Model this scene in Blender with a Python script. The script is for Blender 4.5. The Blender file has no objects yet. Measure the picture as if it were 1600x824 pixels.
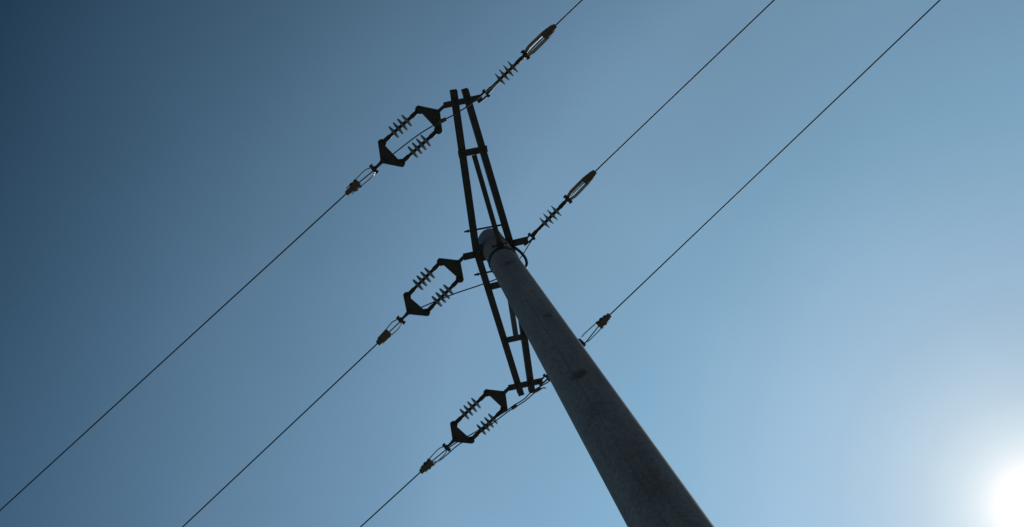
import bpy, bmesh, math, random
from mathutils import Vector, Matrix
random.seed(7)
scn = bpy.context.scene
COL = scn.collection
V3 = Vector

# ------------------------------------------------------------------ camera
F = 1650.0                                  # focal length in photo pixels (1600 wide)
CX, CY = 800.0, 412.0
ZEN = (464.5, -108.0)                       # where the verticals converge
ZCAM, ZARM = 1.5, 9.5
up = V3((ZEN[0]-CX, ZEN[1]-CY, F)).normalized()
def ray(px, py): return V3((px-CX, py-CY, F))
def plane(px, py, h):
    r = ray(px, py); return r * (h / r.dot(up))
a0, a1 = plane(721, 155, 8), plane(820, 603, 8)
ey = (a1-a0).normalized(); ez = up; ex = ey.cross(ez)
def w(v): return V3((ex.dot(v), ey.dot(v), ez.dot(v)))
pole_top = w(plane(774.5, 389, ZARM-ZCAM))
CAM = V3((-pole_top.x, -pole_top.y, ZCAM))
def at(px, py, z): return w(plane(px, py, z-ZCAM)) + CAM      # point at height z seen at a photo position

cam_d = bpy.data.cameras.new('camera'); cam = bpy.data.objects.new('camera', cam_d); COL.objects.link(cam)
cam_d.sensor_width = 36; cam_d.lens = F/1600*36; cam_d.clip_start = 0.05; cam_d.clip_end = 20000
cxw, cyw, czw = w(V3((1,0,0))), -w(V3((0,1,0))), -w(V3((0,0,1)))
m = Matrix.Identity(4)
for i in range(3): m[i][0], m[i][1], m[i][2], m[i][3] = cxw[i], cyw[i], czw[i], CAM[i]
cam.matrix_world = m
scn.camera = cam

# ------------------------------------------------------------------ sky and sun
SUN = w(ray(1630, 792)).normalized()
el = math.asin(SUN.z); az = math.atan2(SUN.x, SUN.y)
world = bpy.data.worlds.new('World'); scn.world = world; world.use_nodes = True
nt = world.node_tree; nt.nodes.clear()
N = lambda t, **k: (lambda n: ([setattr(n, a, b) for a, b in k.items()], n)[1])(nt.nodes.new(t))
out = N('ShaderNodeOutputWorld'); bg = N('ShaderNodeBackground')
sky = N('ShaderNodeTexSky', sky_type='NISHITA', sun_disc=False, sun_elevation=el, sun_rotation=az,
        altitude=200, air_density=1.0, dust_density=1.6, ozone_density=1.3)
tc = N('ShaderNodeTexCoord')
nrm = N('ShaderNodeVectorMath', operation='NORMALIZE'); nt.links.new(tc.outputs['Generated'], nrm.inputs[0])
dot = N('ShaderNodeVectorMath', operation='DOT_PRODUCT'); nt.links.new(nrm.outputs[0], dot.inputs[0]); dot.inputs[1].default_value = SUN
ac = N('ShaderNodeMath', operation='ARCCOSINE'); nt.links.new(dot.outputs['Value'], ac.inputs[0])
dg = N('ShaderNodeMath', operation='MULTIPLY'); nt.links.new(ac.outputs[0], dg.inputs[0]); dg.inputs[1].default_value = 180/math.pi/90
# sun glare and brightness falloff painted into the sky colour by sun angle (0..90 degrees)
ramp = N('ShaderNodeValToRGB'); nt.links.new(dg.outputs[0], ramp.inputs[0])
STOPS = [(0, (3,3,3)), (1.0, (1.1,1.2,1.3)), (1.6, (.60,.68,.73)), (2.1, (.490,.562,.615)), (2.7, (.415,.510,.587)), (3.3, (.372,.480,.560)), (4.2, (.334,.452,.543)),
         (5.4, (.305,.435,.543)), (7.2, (.296,.443,.570)), (9.5, (.305,.480,.632)), (13, (.3587,.5891,.7646)), (20, (.450,.812,.960)),
         (30, (.740,1.115,1.140)), (42, (.6165,.875,.830)), (58, (.1539,.2851,.3156))]
cr = ramp.color_ramp; cr.interpolation = 'LINEAR'
for i, (d, c) in enumerate(STOPS):
    e = cr.elements[i] if i < 2 else cr.elements.new(1.0)
    e.position = d/90; e.color = (*c, 1)
mul = N('ShaderNodeMix', data_type='RGBA', blend_type='MULTIPLY'); mul.inputs[0].default_value = 1
nt.links.new(sky.outputs[0], mul.inputs[6]); nt.links.new(ramp.outputs[0], mul.inputs[7])
# sky colour scaled up gradually towards one side
gd = N('ShaderNodeVectorMath', operation='DOT_PRODUCT'); nt.links.new(nrm.outputs[0], gd.inputs[0]); gd.inputs[1].default_value = (-.395, .204, 0)
ge = N('ShaderNodeMath', operation='EXPONENT'); nt.links.new(gd.outputs['Value'], ge.inputs[0])
gs = N('ShaderNodeVectorMath', operation='SCALE'); nt.links.new(mul.outputs[2], gs.inputs[0]); nt.links.new(ge.outputs[0], gs.inputs['Scale'])
hz = N('ShaderNodeTexNoise'); hz.inputs['Scale'].default_value = 5; hz.inputs['Detail'].default_value = 5; nt.links.new(nrm.outputs[0], hz.inputs['Vector'])
hr = N('ShaderNodeMapRange'); hr.inputs['From Min'].default_value = .3; hr.inputs['From Max'].default_value = .7
hr.inputs['To Min'].default_value = .965; hr.inputs['To Max'].default_value = 1.035; nt.links.new(hz.outputs['Fac'], hr.inputs['Value'])
hs = N('ShaderNodeVectorMath', operation='SCALE'); nt.links.new(gs.outputs[0], hs.inputs[0]); nt.links.new(hr.outputs[0], hs.inputs['Scale'])
nt.links.new(hs.outputs[0], bg.inputs[0]); bg.inputs[1].default_value = 0.1
nt.links.new(bg.outputs[0], out.inputs[0])

sd = bpy.data.lights.new('sun', 'SUN'); sd.energy = 2.3; sd.angle = math.radians(0.53); sd.color = (1, .95, .87)
so = bpy.data.objects.new('sun', sd); COL.objects.link(so)
so.rotation_euler = SUN.to_track_quat('Z', 'Y').to_euler()
scn.view_settings.view_transform = 'Standard'; scn.view_settings.look = 'None'
scn.view_settings.exposure = 0.0; scn.view_settings.gamma = 1.0; scn.view_settings.use_curve_mapping = False

# ------------------------------------------------------------------ materials
def mat(name, base, rough=.6, metal=0., var=.25, scale=30., bump=0., bump_scale=80., trans=0., stretch=(1,1,1)):
    mt = bpy.data.materials.new(name); mt.use_nodes = True; t = mt.node_tree
    b = t.nodes['Principled BSDF']; b.inputs['Roughness'].default_value = rough; b.inputs['Metallic'].default_value = metal
    tcn = t.nodes.new('ShaderNodeTexCoord'); mp = t.nodes.new('ShaderNodeMapping'); mp.inputs['Scale'].default_value = stretch
    t.links.new(tcn.outputs['Object'], mp.inputs[0])
    n = t.nodes.new('ShaderNodeTexNoise'); n.inputs['Scale'].default_value = scale; n.inputs['Detail'].default_value = 6
    t.links.new(mp.outputs[0], n.inputs['Vector'])
    r = t.nodes.new('ShaderNodeValToRGB'); t.links.new(n.outputs['Fac'], r.inputs[0])
    r.color_ramp.elements[0].position = .3; r.color_ramp.elements[1].position = .7
    r.color_ramp.elements[0].color = (*[c*(1-var) for c in base], 1); r.color_ramp.elements[1].color = (*[c*(1+var) for c in base], 1)
    t.links.new(r.outputs[0], b.inputs['Base Color'])
    if bump:
        n2 = t.nodes.new('ShaderNodeTexNoise'); n2.inputs['Scale'].default_value = bump_scale; n2.inputs['Detail'].default_value = 4
        t.links.new(mp.outputs[0], n2.inputs['Vector'])
        bp = t.nodes.new('ShaderNodeBump'); bp.inputs['Strength'].default_value = bump; bp.inputs['Distance'].default_value = .003
        t.links.new(n2.outputs['Fac'], bp.inputs['Height']); t.links.new(bp.outputs[0], b.inputs['Normal'])
    if trans:
        tr = t.nodes.new('ShaderNodeBsdfTranslucent'); t.links.new(r.outputs[0], tr.inputs[0])
        mx = t.nodes.new('ShaderNodeMixShader'); mx.inputs[0].default_value = trans
        t.links.new(b.outputs[0], mx.inputs[1]); t.links.new(tr.outputs[0], mx.inputs[2])
        t.links.new(mx.outputs[0], t.nodes['Material Output'].inputs[0])
    return mt
STEEL = mat('weathered painted steel', (.058,.064,.074), .5, 0, .3, 25, .3)
RUST = mat('dark galvanised steel', (.05,.045,.04), .6, .2, .35, 40, .3)
FORGED = mat('forged fitting steel', (.052,.057,.066), .5, .1, .3, 60, .2)
ALU = mat('cast aluminium clamp', (.15,.13,.11), .55, .3, .25, 70, .3)
BRIGHT = mat('bright aluminium strap', (.5,.48,.45), .3, .9, .15, 50)
GALV = mat('galvanised strap', (.28,.28,.27), .5, .4, .25, 50)
SHED = mat('grey silicone shed', (.40,.45,.46), .45, 0, .12, 40, trans=.5)
CORE = mat('insulator rod', (.035,.036,.036), .6, 0, .2, 40)
WIRE = mat('stranded conductor', (.045,.044,.043), .58, .2, .25, 120)
RUBBER = mat('black cable sheath', (.02,.02,.021), .5, 0, .1, 20)

def concrete():
    mt = mat('spun concrete', (.315,.288,.288), .85, 0, .17, 5.0, .18, 140, stretch=(1,1,.3))
    t = mt.node_tree; b = t.nodes['Principled BSDF']; src = b.inputs['Base Color'].links[0].from_socket
    tcn = [n for n in t.nodes if n.type == 'TEX_COORD'][0]
    fine = t.nodes.new('ShaderNodeTexNoise'); fine.inputs['Scale'].default_value = 45; fine.inputs['Detail'].default_value = 8
    t.links.new(tcn.outputs['Object'], fine.inputs['Vector'])
    fr = t.nodes.new('ShaderNodeValToRGB'); fr.color_ramp.elements[0].position = .32; fr.color_ramp.elements[1].position = .68
    fr.color_ramp.elements[0].color = (.78,.78,.8,1); fr.color_ramp.elements[1].color = (1.18,1.18,1.16,1)
    t.links.new(fine.outputs['Fac'], fr.inputs[0])
    m1 = t.nodes.new('ShaderNodeMix'); m1.data_type = 'RGBA'; m1.blend_type = 'MULTIPLY'; m1.inputs[0].default_value = 1
    t.links.new(src, m1.inputs[6]); t.links.new(fr.outputs[0], m1.inputs[7])
    cur = m1.outputs[2]
    # rain streaks drawn out along the shaft, and small air holes in the skin
    mp2 = t.nodes.new('ShaderNodeMapping'); mp2.inputs['Scale'].default_value = (1, 1, .05); t.links.new(tcn.outputs['Object'], mp2.inputs[0])
    st = t.nodes.new('ShaderNodeTexNoise'); st.inputs['Scale'].default_value = 38; st.inputs['Detail'].default_value = 5; t.links.new(mp2.outputs[0], st.inputs['Vector'])
    sr = t.nodes.new('ShaderNodeMapRange'); sr.inputs['From Min'].default_value = .38; sr.inputs['From Max'].default_value = .62
    sr.inputs['To Min'].default_value = .94; sr.inputs['To Max'].default_value = 1.05; t.links.new(st.outputs['Fac'], sr.inputs['Value'])
    vo = t.nodes.new('ShaderNodeTexVoronoi'); vo.inputs['Scale'].default_value = 26; t.links.new(tcn.outputs['Object'], vo.inputs['Vector'])
    vr = t.nodes.new('ShaderNodeMapRange'); vr.inputs['From Min'].default_value = .08; vr.inputs['From Max'].default_value = .16
    vr.inputs['To Min'].default_value = .62; vr.inputs['To Max'].default_value = 1.0; t.links.new(vo.outputs['Distance'], vr.inputs['Value'])
    mu = t.nodes.new('ShaderNodeMath'); mu.operation = 'MULTIPLY'; t.links.new(sr.outputs[0], mu.inputs[0]); t.links.new(vr.outputs[0], mu.inputs[1])
    ms = t.nodes.new('ShaderNodeVectorMath'); ms.operation = 'SCALE'; t.links.new(cur, ms.inputs[0]); t.links.new(mu.outputs[0], ms.inputs['Scale']); cur = ms.outputs[0]
    # dirt spots with a shape of their own, and the mould seam down the shaft
    for k, (pos, rad, amt) in enumerate(SPOTS):
        vm = t.nodes.new('ShaderNodeVectorMath'); vm.operation = 'SUBTRACT'; vm.inputs[1].default_value = pos
        nd = t.nodes.new('ShaderNodeTexNoise'); nd.inputs['Scale'].default_value = 22; nd.inputs['Detail'].default_value = 5
        t.links.new(tcn.outputs['Object'], nd.inputs['Vector'])
        sc = t.nodes.new('ShaderNodeVectorMath'); sc.operation = 'DIVIDE'; sc.inputs[1].default_value = rad
        t.links.new(tcn.outputs['Object'], vm.inputs[0]); t.links.new(vm.outputs[0], sc.inputs[0])
        ln = t.nodes.new('ShaderNodeVectorMath'); ln.operation = 'LENGTH'; t.links.new(sc.outputs[0], ln.inputs[0])
        ad = t.nodes.new('ShaderNodeMath'); ad.operation = 'MULTIPLY_ADD'; ad.inputs[1].default_value = 1.6
        t.links.new(nd.outputs['Fac'], ad.inputs[0]); t.links.new(ln.outputs['Value'], ad.inputs[2])
        rr = t.nodes.new('ShaderNodeMapRange'); rr.inputs['From Min'].default_value = 1.35; rr.inputs['From Max'].default_value = 2.1
        rr.inputs['To Min'].default_value = amt; rr.inputs['To Max'].default_value = 1.0
        t.links.new(ad.outputs[0], rr.inputs['Value'])
        mm = t.nodes.new('ShaderNodeVectorMath'); mm.operation = 'SCALE'
        t.links.new(cur, mm.inputs[0]); t.links.new(rr.outputs[0], mm.inputs['Scale']); cur = mm.outputs[0]
    t.links.new(cur, b.inputs['Base Color'])
    return mt

# ------------------------------------------------------------------ mesh helpers
class MB:
    def __init__(s): s.bm = bmesh.new()
    def hull(s, lo, hi, smooth=False):
        """lo, hi: matching outlines; makes a closed prism"""
        a = [s.bm.verts.new(p) for p in lo]; b = [s.bm.verts.new(p) for p in hi]; n = len(a)
        s.bm.faces.new(a[::-1]); s.bm.faces.new(b)
        for i in range(n):
            f = s.bm.faces.new((a[i], a[(i+1)%n], b[(i+1)%n], b[i])); f.smooth = smooth
    def box(s, c, d, rot=None):
        x, y, z = d[0]/2, d[1]/2, d[2]/2; c = V3(c)
        q = [V3((-x,-y,0)), V3((x,-y,0)), V3((x,y,0)), V3((-x,y,0))]
        R = rot or Matrix.Identity(3)
        s.hull([c + R@(p-V3((0,0,z))) for p in q], [c + R@(p+V3((0,0,z))) for p in q])
    def beam(s, p, q, profile, side=None):
        """extrude a 2-D profile (side, up) from p to q"""
        p, q = V3(p), V3(q); t = (q-p).normalized()
        sd_ = (V3((0,0,1)).cross(t) if side is None else V3(side)); sd_.normalize(); u = t.cross(sd_)
        s.hull([p + sd_*a + u*b for a, b in profile], [q + sd_*a + u*b for a, b in profile])
    def plate(s, pts, z0, z1):
        s.hull([V3((x,y,z0)) for x, y in pts], [V3((x,y,z1)) for x, y in pts])
    def tube(s, pts, r, n=12, closed=False):
        pts = [V3(p) for p in pts]; rs = r if isinstance(r, (list, tuple)) else [r]*len(pts)
        rings = []; prev = None; L = len(pts)
        for i, p in enumerate(pts):
            if closed: t = (pts[(i+1)%L]-pts[i-1]).normalized()
            else: t = (pts[min(i+1, L-1)]-pts[max(i-1, 0)]).normalized()
            if prev is None:
                a = t.orthogonal().normalized()
            else: a = (prev - t*prev.dot(t)).normalized()
            prev = a; b = t.cross(a)
            rings.append([s.bm.verts.new(p + (a*math.cos(k*2*math.pi/n) + b*math.sin(k*2*math.pi/n))*rs[i]) for k in range(n)])
        for i in range(L if closed else L-1):
            A, B = rings[i], rings[(i+1)%L]
            for k in range(n):
                f = s.bm.faces.new((A[k], A[(k+1)%n], B[(k+1)%n], B[k])); f.smooth = True
        if not closed:
            s.bm.faces.new(rings[0][::-1]); s.bm.faces.new(rings[-1])
    def lathe(s, prof, axis=(1,0,0), o=(0,0,0), n=28):
        t = V3(axis).normalized(); a = t.orthogonal().normalized(); b = t.cross(a); o = V3(o)
        rings = [[s.bm.verts.new(o + t*x + (a*math.cos(k*2*math.pi/n)+b*math.sin(k*2*math.pi/n))*r) for k in range(n)] for x, r in prof]
        for A, B in zip(rings, rings[1:]):
            for k in range(n):
                f = s.bm.faces.new((A[k], A[(k+1)%n], B[(k+1)%n], B[k])); f.smooth = True
        s.bm.faces.new(rings[0][::-1]); s.bm.faces.new(rings[-1])
    def build(s, name, material, parent=None, bevel=0):
        me = bpy.data.meshes.new(name); bmesh.ops.recalc_face_normals(s.bm, faces=s.bm.faces); s.bm.to_mesh(me); s.bm.free()
        me.materials.append(material)
        o = bpy.data.objects.new(name, me); COL.objects.link(o); o.parent = parent
        if bevel:
            b = o.modifiers.new('bevel', 'BEVEL'); b.width = bevel; b.segments = 2; b.limit_method = 'ANGLE'
        return o
def tag(o, label, cat, group=None):
    o['label'] = label; o['category'] = cat
    if group: o['group'] = group
    return o
def thing(name, label, cat, loc, rot=None, group=None):
    o = bpy.data.objects.new(name, None); COL.objects.link(o); o.empty_display_size = .2
    o.matrix_world = Matrix.Translation(loc) @ (rot.to_4x4() if rot else Matrix.Identity(4))
    return tag(o, label, cat, group)
def dup(root, label, loc, rot):
    def cp(o, par):
        c = o.copy(); COL.objects.link(c); c.parent = par
        for ch in list(o.children): cp(ch, c)
        return c
    r = cp(root, None); r['label'] = label
    r.matrix_world = Matrix.Translation(loc) @ rot.to_4x4()
    return r
def bolt(mb, c, axis, r, ln, head=True):
    t = V3(axis).normalized(); c = V3(c)
    mb.tube([c-t*ln/2, c+t*ln/2], r, 8)
    if head:
        for s in (-1, 1):
            e = c + t*s*(ln/2-r*.9); mb.tube([e-t*r*.7, e+t*r*.7], r*1.9, 6)

# ------------------------------------------------------------------ ground
def ground():
    mb = MB(); R = 6000.
    vs = [mb.bm.verts.new((x, y, 0)) for x, y in ((-R,-R),(R,-R),(R,R),(-R,R))]; mb.bm.faces.new(vs)
    mt = mat('dry meadow', (.098,.093,.074), .95, 0, .45, .35)
    o = mb.build('ground', mt); o['kind'] = 'structure'
ground()

# ------------------------------------------------------------------ pole
ZTOP = 9.765
def prad(z): return .5*(.212 + (ZTOP-z)*.0230)
def on_pole(px, py):
    """where the line of sight at a photo position meets the shaft"""
    d = w(ray(px, py)).normalized(); tt = 2.
    while tt < 14:
        p = CAM + d*tt
        if math.hypot(p.x, p.y) < prad(p.z): return p
        tt += .002
    return p
SPOTS = [(on_pole(904, 585), (.048,.048,.05), .45), (on_pole(857, 493), (.03,.03,.035), .55),
         (on_pole(794, 411), (.05,.05,.05), .6), (on_pole(930, 640), (.05,.05,.12), .78),
         (on_pole(1010, 760), (.08,.08,.14), .8)]
CONC = concrete(); SEAM = mat('seam mortar', (.20,.185,.185), .9, 0, .4, 6)
pole = thing('utility_pole', 'tapered grey concrete pole carrying a dark steel crossarm, seen from below', 'utility pole', (0,0,0))
mb = MB()
prof = [(z, prad(z)) for z in [i*.25 for i in range(0, 39)] + [ZTOP-.03]] + [(ZTOP-.008, prad(ZTOP)-.006), (ZTOP, prad(ZTOP)-.022)]
mb.lathe(prof, (0,0,1), n=96); shaft = mb.build('shaft', CONC, pole)
# mould seam: a slim raised ridge running down the shaft
seam_p = on_pole(970, 705); sa = math.atan2(seam_p.y, seam_p.x)
mb = MB()
mb.tube([(math.cos(sa)*(prad(z)-.0015), math.sin(sa)*(prad(z)-.0015), z) for z in [i*.25 for i in range(0, 40)]], .0024, 6)
mb.build('mould_seam', SEAM, shaft)

Z = ZARM
def channel(h, b, t, opening=1):
    o = opening
    p = [(0,-h/2),(b*o,-h/2),(b*o,-h/2+t),(t*o,-h/2+t),(t*o,h/2-t),(b*o,h/2-t),(b*o,h/2),(0,h/2)]
    return [(x-b*o/2, y) for x, y in p]
def beam_path(pts, opening):
    mb = MB(); P = [at(x, y, Z) for x, y in pts]
    prof2 = channel(.066, .052, .006, opening)
    # mitred at the bend: shared ring of vertices
    dirs = [(P[1]-P[0]).normalized(), ((P[1]-P[0]).normalized()+(P[2]-P[1]).normalized()).normalized(), (P[2]-P[1]).normalized()]
    rings = []
    for p, t in zip(P, dirs):
        s = V3((0,0,1)).cross(t)
        rings.append([mb.bm.verts.new(p + s*a + V3((0,0,1))*b) for a, b in prof2])
    n = len(prof2)
    mb.bm.faces.new(rings[0][::-1]); mb.bm.faces.new(rings[-1])
    for A, B in zip(rings, rings[1:]):
        for k in range(n): mb.bm.faces.new((A[k], A[(k+1)%n], B[(k+1)%n], B[k]))
    return mb.build('crossarm_beam', STEEL, pole, .0015)
beam_path([(708.5,141),(744,391),(814,616)], 1)
beam_path([(726,139.5),(799,386),(831,612)], -1)

def flatbar(name, p, q, wd, z0, z1, material=STEEL, bolts=()):
    a, b = at(*p, (z0+z1)/2), at(*q, (z0+z1)/2)
    mb = MB(); h = (z1-z0)/2
    mb.beam(a, b, [(-wd/2,-h),(wd/2,-h),(wd/2,h),(-wd/2,h)])
    o = mb.build(name, material, pole, .0015)
    for f in bolts:
        c = a.lerp(b, f); bb = MB(); bolt(bb, (c.x, c.y, (z0+z1)/2), (0,0,1), .007, h*2+.03); bb.build('bolt', RUST, o)
    return o
# end plates under the beams, carrying the insulator strings
ZP0, ZP1 = Z-.047, Z-.0355
flatbar('end_bracket', (693.5,165), (753,152), .046, ZP0, ZP1, bolts=(.32,.66))
flatbar('end_bracket', (794.5,606.5), (848,595), .052, ZP0, ZP1, bolts=(.25,.62,.86))
flatbar('end_bracket', (724,402), (750,396), .056, ZP0, ZP1, bolts=(.7,))
flatbar('end_bracket', (797,381.5), (825,375), .056, ZP0, ZP1, bolts=(.2,))
# battens that tie the two beams together
flatbar('batten_plate', (716,241.5), (761.5,232.5), .052, Z-.046, Z-.0345, bolts=(.15,.85))
flatbar('batten_plate', (783.5,533.5), (828,524), .050, Z-.046, Z-.0345, bolts=(.15,.85))
flatbar('batten_plate', (761,449.5), (812,437), .056, Z-.046, Z-.0345, bolts=(.1,.9))

# angle-iron struts from the battens down to the pole band
ZB = Z-.36
ANG = [(-.018,-.018),(.018,-.018),(.018,-.013),(-.013,-.013),(-.013,.018),(-.018,.018)]
def strut(p, sgn):
    a = at(*p, Z-.055); b = V3((0, sgn*(prad(ZB)+.014), ZB+.02))
    mb = MB(); mb.beam(a, b, [(x*1.1, y*1.1) for x, y in ANG])
    return mb.build('strut', STEEL, pole, .001)
strut((740.5,243), -1); strut((806,525), 1)
# band round the pole, with bolted lugs
mb = MB(); ring = []; n = 72
for zz, rr in ((ZB-.022, prad(ZB)+.001), (ZB-.022, prad(ZB)+.007), (ZB+.022, prad(ZB)+.007), (ZB+.022, prad(ZB)+.001)):
    ring.append([mb.bm.verts.new((math.cos(k*2*math.pi/n)*rr, math.sin(k*2*math.pi/n)*rr, zz)) for k in range(n)])
for i in range(4):
    A, B = ring[i], ring[(i+1)%4]
    for k in range(n):
        f = mb.bm.faces.new((A[k], A[(k+1)%n], B[(k+1)%n], B[k])); f.smooth = False
band = mb.build('clamp_band', RUST, pole)
for sgn in (-1, 1):
    mb = MB(); mb.box((0, sgn*(prad(ZB)+.026), ZB), (.05,.04,.038)); lug = mb.build('lug', RUST, band, .002)
    mb = MB(); bolt(mb, (-.005, sgn*(prad(ZB)+.03), ZB-.004), (1,0,0), .006, .12); mb.build('bolt', RUST, lug)
# threaded rods clamping the beams on the pole
def rod(p, q):
    a, b = at(*p, Z), at(*q, Z); mb = MB(); mb.tube([a, b], .0075, 10)
    o = mb.build('threaded_rod', RUST, pole)
    t = (b-a).normalized()
    for c in (a + t*.03, b - t*.03):
        mb = MB(); mb.tube([c-t*.006, c+t*.006], .012, 6); mb.build('nut', RUST, o)
rod((725.5,362.5), (790,350.5)); rod((741,430), (803,417))
# saddle that seats the beams against the shaft
for sx in (-1, 1):
    mb = MB(); mb.box((sx*(prad(Z)+.010), 0, Z), (.046, .13, .06)); mb.build('saddle_plate', STEEL, pole, .002)

# thick black sheathed cable curling off the right bracket behind the pole
def spline(P, n=10):
    P = [V3(p) for p in P]; Q = [P[0]*2-P[1]] + P + [P[-1]*2-P[-2]]; r = []
    for i in range(1, len(Q)-2):
        for k in range(n):
            t = k/n; a, b, c, d = Q[i-1:i+3]
            r.append(.5*((2*b)+(c-a)*t+(2*a-5*b+4*c-d)*t*t+(-a+3*b-3*c+d)*t**3))
    r.append(P[-1]); return r
mb = MB(); zz = prad(9.2)
mb.tube(spline([at(800,385,Z-.05), at(807,389,Z-.07), at(815,396,Z-.1), at(821,404,Z-.14), at(823,413,Z-.2), at(820,420,Z-.28), V3((zz+.02,.06,9.08)), V3((prad(8.6)+.012,.07,8.6))]), .0115, 10)
mb.build('earth_cable', RUBBER, pole)

# ------------------------------------------------------------------ insulator strings
def frame(t):
    t = t.normalized(); s = V3((0,0,1)).cross(t).normalized(); u = t.cross(s)
    return Matrix((t, s, u)).transposed()
def insulator(parent, x0, x1, y, sx):
    """rod insulator along local x with four sheds around sx"""
    mb = MB()
    mb.lathe([(x0,.012),(x0+.005,.0175),(x0+.06,.0175),(x0+.066,.0135),(x1-.066,.0135),(x1-.06,.0175),(x1-.005,.0175),(x1,.012)], o=(0,y,0), n=20)
    c = mb.build('insulator', CORE, parent)
    for k in range(4):
        x = sx + (k-1.5)*.0445; mb = MB()
        mb.lathe([(x-.014,.014),(x-.010,.022),(x-.0055,.042),(x-.002,.0605),(x+.0005,.062),(x+.0028,.0605),(x+.0055,.042),(x+.008,.024),(x+.013,.014)], o=(0,y,0), n=36)
        mb.build('shed', SHED, c)
    return c
def yoke(parent, xa, xb):
    """triangular plate: apex at xa on the axis, two rounded corners at xb"""
    s = 1 if xb > xa else -1; hy = .106
    def arc(cx, cy, r, a0, a1, n=5): return [(cx + s*r*math.cos(a0+(a1-a0)*i/n), cy + r*math.sin(a0+(a1-a0)*i/n)) for i in range(n+1)]
    pts  = arc(xa, 0, .027, math.radians(235), math.radians(125))
    pts += arc(xb-s*.012, hy, .034, math.radians(115), math.radians(-40), 8)
    pts += [(xb-s*.006, hy-.036), (xb-s*.006, -hy+.036)]
    pts += arc(xb-s*.012, -hy, .034, math.radians(40), math.radians(-115), 8)
    mb = MB(); mb.plate(pts, -.006, .006)
    o = mb.build('yoke_plate', FORGED, parent, .002)
    for c in ((xa,0),(xb-s*.012,hy),(xb-s*.012,-hy)):
        b = MB(); bolt(b, (c[0], c[1], 0), (0,0,1), .009, .05); b.build('bolt', FORGED, o)
    return o
def shackle(parent, x0, x1, name='shackle'):
    mb = MB()
    for sy in (-1, 1):
        mb.tube(spline([(x0, sy*.019, 0), ((x0+x1)/2, sy*.017, 0), (x1-.012, sy*.011, 0), (x1, sy*.004, 0)], 5), .0078, 8)
    o = mb.build(name, FORGED, parent)
    b = MB(); bolt(b, (x0, 0, 0), (0,1,0), .007, .072); b.build('pin', FORGED, o)
    return o
LD, LS = .71, .450
def double_string(label, loc, R):
    t = thing('tension_insulator_string', label, 'insulator', loc, R, 'double insulator strings on the left of the crossarm')
    mb = MB(); mb.beam((-.02,0,0), (.062,0,0), [(-.011,-.016),(.011,-.016),(.011,.016),(-.011,.016)]); mb.build('link', FORGED, t, .003)
    yoke(t, .062, .155)
    for y in (-.106, .106): insulator(t, .165, .51, y, .3375)
    yoke(t, .613, .52)
    mb = MB(); mb.tube([(.60,0,0),(.63,0,0),(.66,0,0),(LD,0,0)], [.02,.018,.012,.009], 12); mb.build('ball_link', FORGED, t)
    return t
def single_string(label, loc, R):
    t = thing('rod_insulator', label, 'insulator', loc, R, 'single insulator strings on the right of the crossarm')
    shackle(t, .045, -.03)
    insulator(t, .040, LS-.02, 0, .262)
    mb = MB(); mb.tube([(LS-.03,0,0),(LS-.01,0,0),(LS+.01,0,0)], [.016,.014,.009], 12); mb.build('eye_end', FORGED, t)
    return t
def clamp(label, loc, R, style, ln, bulk=1.0):
    """strain clamp: bolt, two long straps, keyed body; local x runs out along the wire"""
    t = thing('strain_clamp', label, 'wire clamp', loc, R, 'strain clamps gripping the conductors')
    mb = MB(); bolt(mb, (0,0,0), (0,1,0), .009, .085); mb.box((0,0,0), (.034,.034,.03)); mb.build('clevis', FORGED, t, .003)
    xb = ln-(.125 if style == 'strap' else .135)
    for sy in (-1, 1):
        mb = MB()
        if style == 'rod':
            mb.tube(spline([(0,sy*.014,0),(.022,sy*.026,.004),(.055,sy*.037,.005),((xb+.055)/2,sy*.037,.002),(xb,sy*.034,0),(ln-.03,sy*.030,0)], 6), .0050, 8)
            mb.build('bail_rod', BRIGHT, t)
        else:
            a = .4
            for p, q in (((-.005,sy*.010,0),(.060,sy*.0255,0)), ((.060,sy*.0255,0),(xb+.02,sy*.024,0)), ((xb+.02,sy*.024,0),(ln-.02,sy*.012,0))):
                mb.beam(p, q, [(-.014,-.003),(.014,-.003),(.014,.003),(-.014,.003)], side=(0,math.cos(a),sy*math.sin(a)))
            mb.build('strap', GALV, t)
    mb = MB()
    k = bulk
    out2 = [(xb,-.020*k),(xb+.015,-.031*k),(xb+.03,-.024*k),(xb+.07,-.026*k),(xb+.08,-.019*k),(ln,-.016*k),(ln,.016*k),(xb+.08,.019*k),(xb+.07,.026*k),(xb+.03,.024*k),(xb+.015,.031*k),(xb,.020*k)]
    mb.plate(out2, -.02, .02)
    body = mb.build('clamp_body', ALU, t, .004)
    for x in (xb+.012, xb+.055):
        b = MB(); bolt(b, (x,0,0), (0,1,0), .006, .060 if (bulk > 1 or style == 'strap') else .080); b.build('bolt', FORGED, body)
    return t

# ------------------------------------------------------------------ conductors
def tilt_dir(o, px, py, tan_t):
    """unit direction from o that rises by tan_t and is seen passing a photo position"""
    z = o.z
    for _ in range(30):
        q = at(px, py, z); z = o.z + math.hypot(q.x-o.x, q.y-o.y)*tan_t
    q = at(px, py, z); return (q-o).normalized(), q
def span(name, label, start, px, py, tan_t, length=55, r=.0056, grp='conductors running from the crossarm', curve=.0006):
    z = start.z
    for _ in range(40):
        q = at(px, py, z); s = math.hypot(q.x-start.x, q.y-start.y); z = start.z + s*tan_t + curve*s*s
    h = V3((q.x-start.x, q.y-start.y, 0)).normalized(); pts = []
    k = 70
    for i in range(k+1):
        s = length*(i/k)**1.5; pts.append(start + h*s + V3((0,0,s*tan_t+curve*s*s)))
    mb = MB(); mb.tube(pts, r, 10); o = mb.build(name, WIRE)
    return tag(o, label, 'power line', grp)

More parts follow.
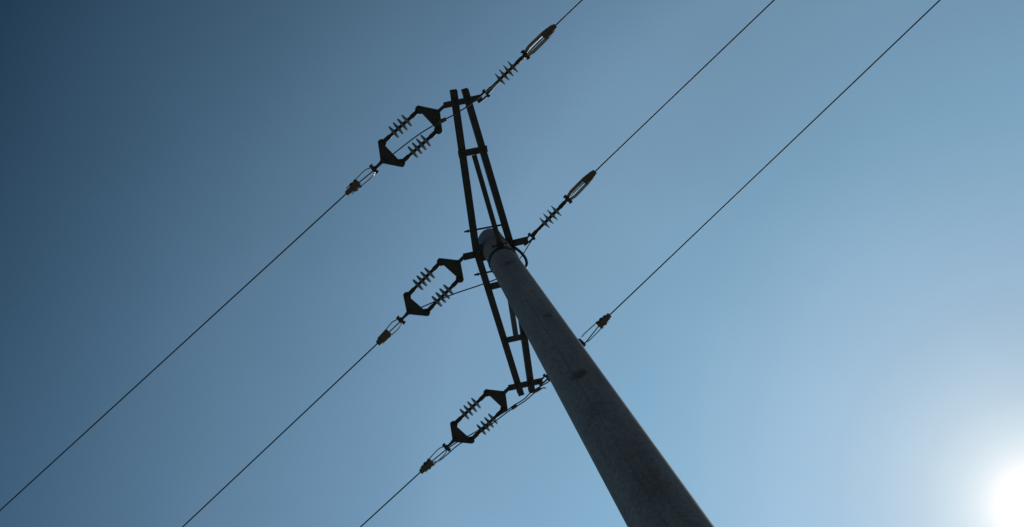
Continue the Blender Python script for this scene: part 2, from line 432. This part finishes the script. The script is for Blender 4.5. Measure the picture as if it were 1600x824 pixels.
TL = [math.tan(math.radians(a)) for a in (6.0, 2.0, -1.5)]
TR = [math.tan(math.radians(a)) for a in (-1.0, 0.5, 0.0)]
ZL = Z-.041
left = [((692,168),(541,303),(0,798),'rod',1.0), ((723.5,403),(590,537),(285,824),'rod',1.15), ((794,608),(657,738),(563,824),'rod',1.0)]
right = [((753,152.5),(868,40),(910,0),'strap',1.0), ((824.5,376),(930,268),(1210,0),'strap',1.0), ((848,595.5),(953,492),(1469,0),'rod',1.0)]
NM = ['top', 'middle', 'lowest']
LAB_D = ['double insulator string with two hexagonally set plates at the top end of the crossarm',
         'double insulator string beside the pole head, at the middle of the crossarm',
         'double insulator string at the bottom end of the crossarm, nearest the photo bottom']
LAB_S = ['single ribbed rod insulator at the top end of the crossarm',
         'single ribbed rod insulator to the right of the pole head',
         'single ribbed rod insulator mostly hidden behind the pole shaft']
LAB_CL = ['metal wire clamp with two bright rods below the topmost double insulator',
          'stubby wire clamp with sunlit rod below the middle double insulator',
          'wire clamp with curved rods below the bottom double insulator']
LAB_CR = ['wire clamp with two broad straps at the outer end of the topmost single insulator',
          'wire clamp with broad straps, outer end of the single insulator beside the pole head',
          'wire clamp with thin rods showing just to the right of the pole shaft']
LAB_WL = ['thin dark conductor running to the left edge of the photo from the topmost clamp',
          'thin dark conductor running down left from the middle clamp',
          'short visible conductor running down left from the bottom clamp']
LAB_WR = ['short visible conductor running up right from the topmost strap clamp',
          'thin conductor with sun glints running up right from the clamp beside the pole head',
          'long thin conductor running up right from the clamp behind the pole']
ends = {}
protoD = protoS = None
for i, (p0, p1, p2, st, bulk) in enumerate(left):
    o = at(*p0, ZL); d, q = tilt_dir(o, *p1, TL[i]); R = frame(d); L = (q-o).length
    if protoD is None: protoD = double_string(LAB_D[i], o, R)
    else: dup(protoD, LAB_D[i], o, R)
    c = o + d*(LD+.005); clamp(LAB_CL[i], c, R, st, L-LD-.005, bulk)
    span('conductor', LAB_WL[i], o+d*(L-.02), *p2, TL[i]); ends['L%d' % i] = (o, d, L, R)
for i, (p0, p1, p2, st, bulk) in enumerate(right):
    o = at(*p0, ZL); d, q = tilt_dir(o, *p1, TR[i]); R = frame(d); L = (q-o).length
    if protoS is None: protoS = single_string(LAB_S[i], o, R)
    else: dup(protoS, LAB_S[i], o, R)
    c = o + d*(LS+.01); clamp(LAB_CR[i], c, R, st, L-LS-.01, bulk)
    span('conductor', LAB_WR[i], o+d*(L-.02), *p2, TR[i]); ends['R%d' % i] = (o, d, L, R)
    print('len', i, L)
for k, v in ends.items(): print(k, [round(c,2) for c in v[0]], 'L %.3f' % v[2], [round(c,2) for c in v[1]])

# ------------------------------------------------------------------ jumpers
def jumper(label, pts, r=.0050, name='jumper_wire'):
    mb = MB(); mb.tube(spline(pts, 12), r, 10); return tag(mb.build(name, WIRE), label, 'jumper wire', 'jumper wires looping past the crossarm')
def endpt(k, back=.11, dz=0.0):
    o, d, L, R = ends[k]; return o + d*(L-back) + V3((0,0,dz))
J = jumper('jumper wire crossing the opening of the topmost double insulator',
    [endpt('L0'), at(592,260,Z+.03), at(622,235,Z+.0), at(655,210,Z-.07), at(686,191.5,Z-.10), at(712,178,Z-.12), at(738,161,Z-.12), at(762,141,Z-.11), at(795,113,Z-.11), endpt('R0')])
def groove(parent, p, q, wd=.026):
    mb = MB(); mb.beam(p, q, [(-wd/2,-.012),(wd/2,-.012),(wd/2,.012),(-wd/2,.012)])
    o = mb.build('connector', ALU, parent, .003); b = MB(); c = (V3(p)+V3(q))/2
    bolt(b, c, (.2,.5,.8), .005, .05); b.build('bolt', FORGED, o)
groove(J, at(686,191.5,Z-.10), at(697,186,Z-.107))
jumper('jumper wire passing behind the pole head between the middle clamps',
    [endpt('L1'), at(640,490,Z+.03), at(662,479,Z+.0), at(708,460,Z-.06), at(755,444,Z-.15), V3((.0,prad(9.2)+.05,9.3)), at(812,405,Z-.15), at(833,373,Z-.05), at(855,343,Z+.02), at(872,325,Z+.03), endpt('R1')])
J1 = jumper('jumper wire below the bottom double insulator, ending in a loose tail by the pole',
    [endpt('L2'), at(686,720,Z+.0), at(698,711,Z+.0), at(718,694,Z-.03), at(743,681,Z-.08), at(768,663,Z-.13), at(788.7,647.2,Z-.17), at(799.4,639.5,Z-.18), at(809,633.8,Z-.185), at(818.8,627.8,Z-.19), at(826.6,621.5,Z-.19), at(837,612.7,Z-.19), at(848,606.6,Z-.19), at(853,606.8,Z-.19)])
J2 = jumper('jumper wire running behind the pole shaft to the bottom double insulator',
    [endpt('L2', .13), at(697,703,Z+.01), at(716,690,Z-.02), at(745,674,Z-.08), at(768,657,Z-.13), at(792.6,641,Z-.17), at(805,632.5,Z-.18), at(818.8,624,Z-.185), at(828.5,614.4,Z-.19), at(839,608,Z-.19), at(846,603.3,Z-.19), at(862.5,592.8,Z-.19), at(885,572,Z-.12), endpt('R2')])
groove(J1, at(799.5,638.5,Z-.183), at(807.5,633,Z-.183)); groove(J1, at(836,611.5,Z-.19), at(845,606,Z-.19))
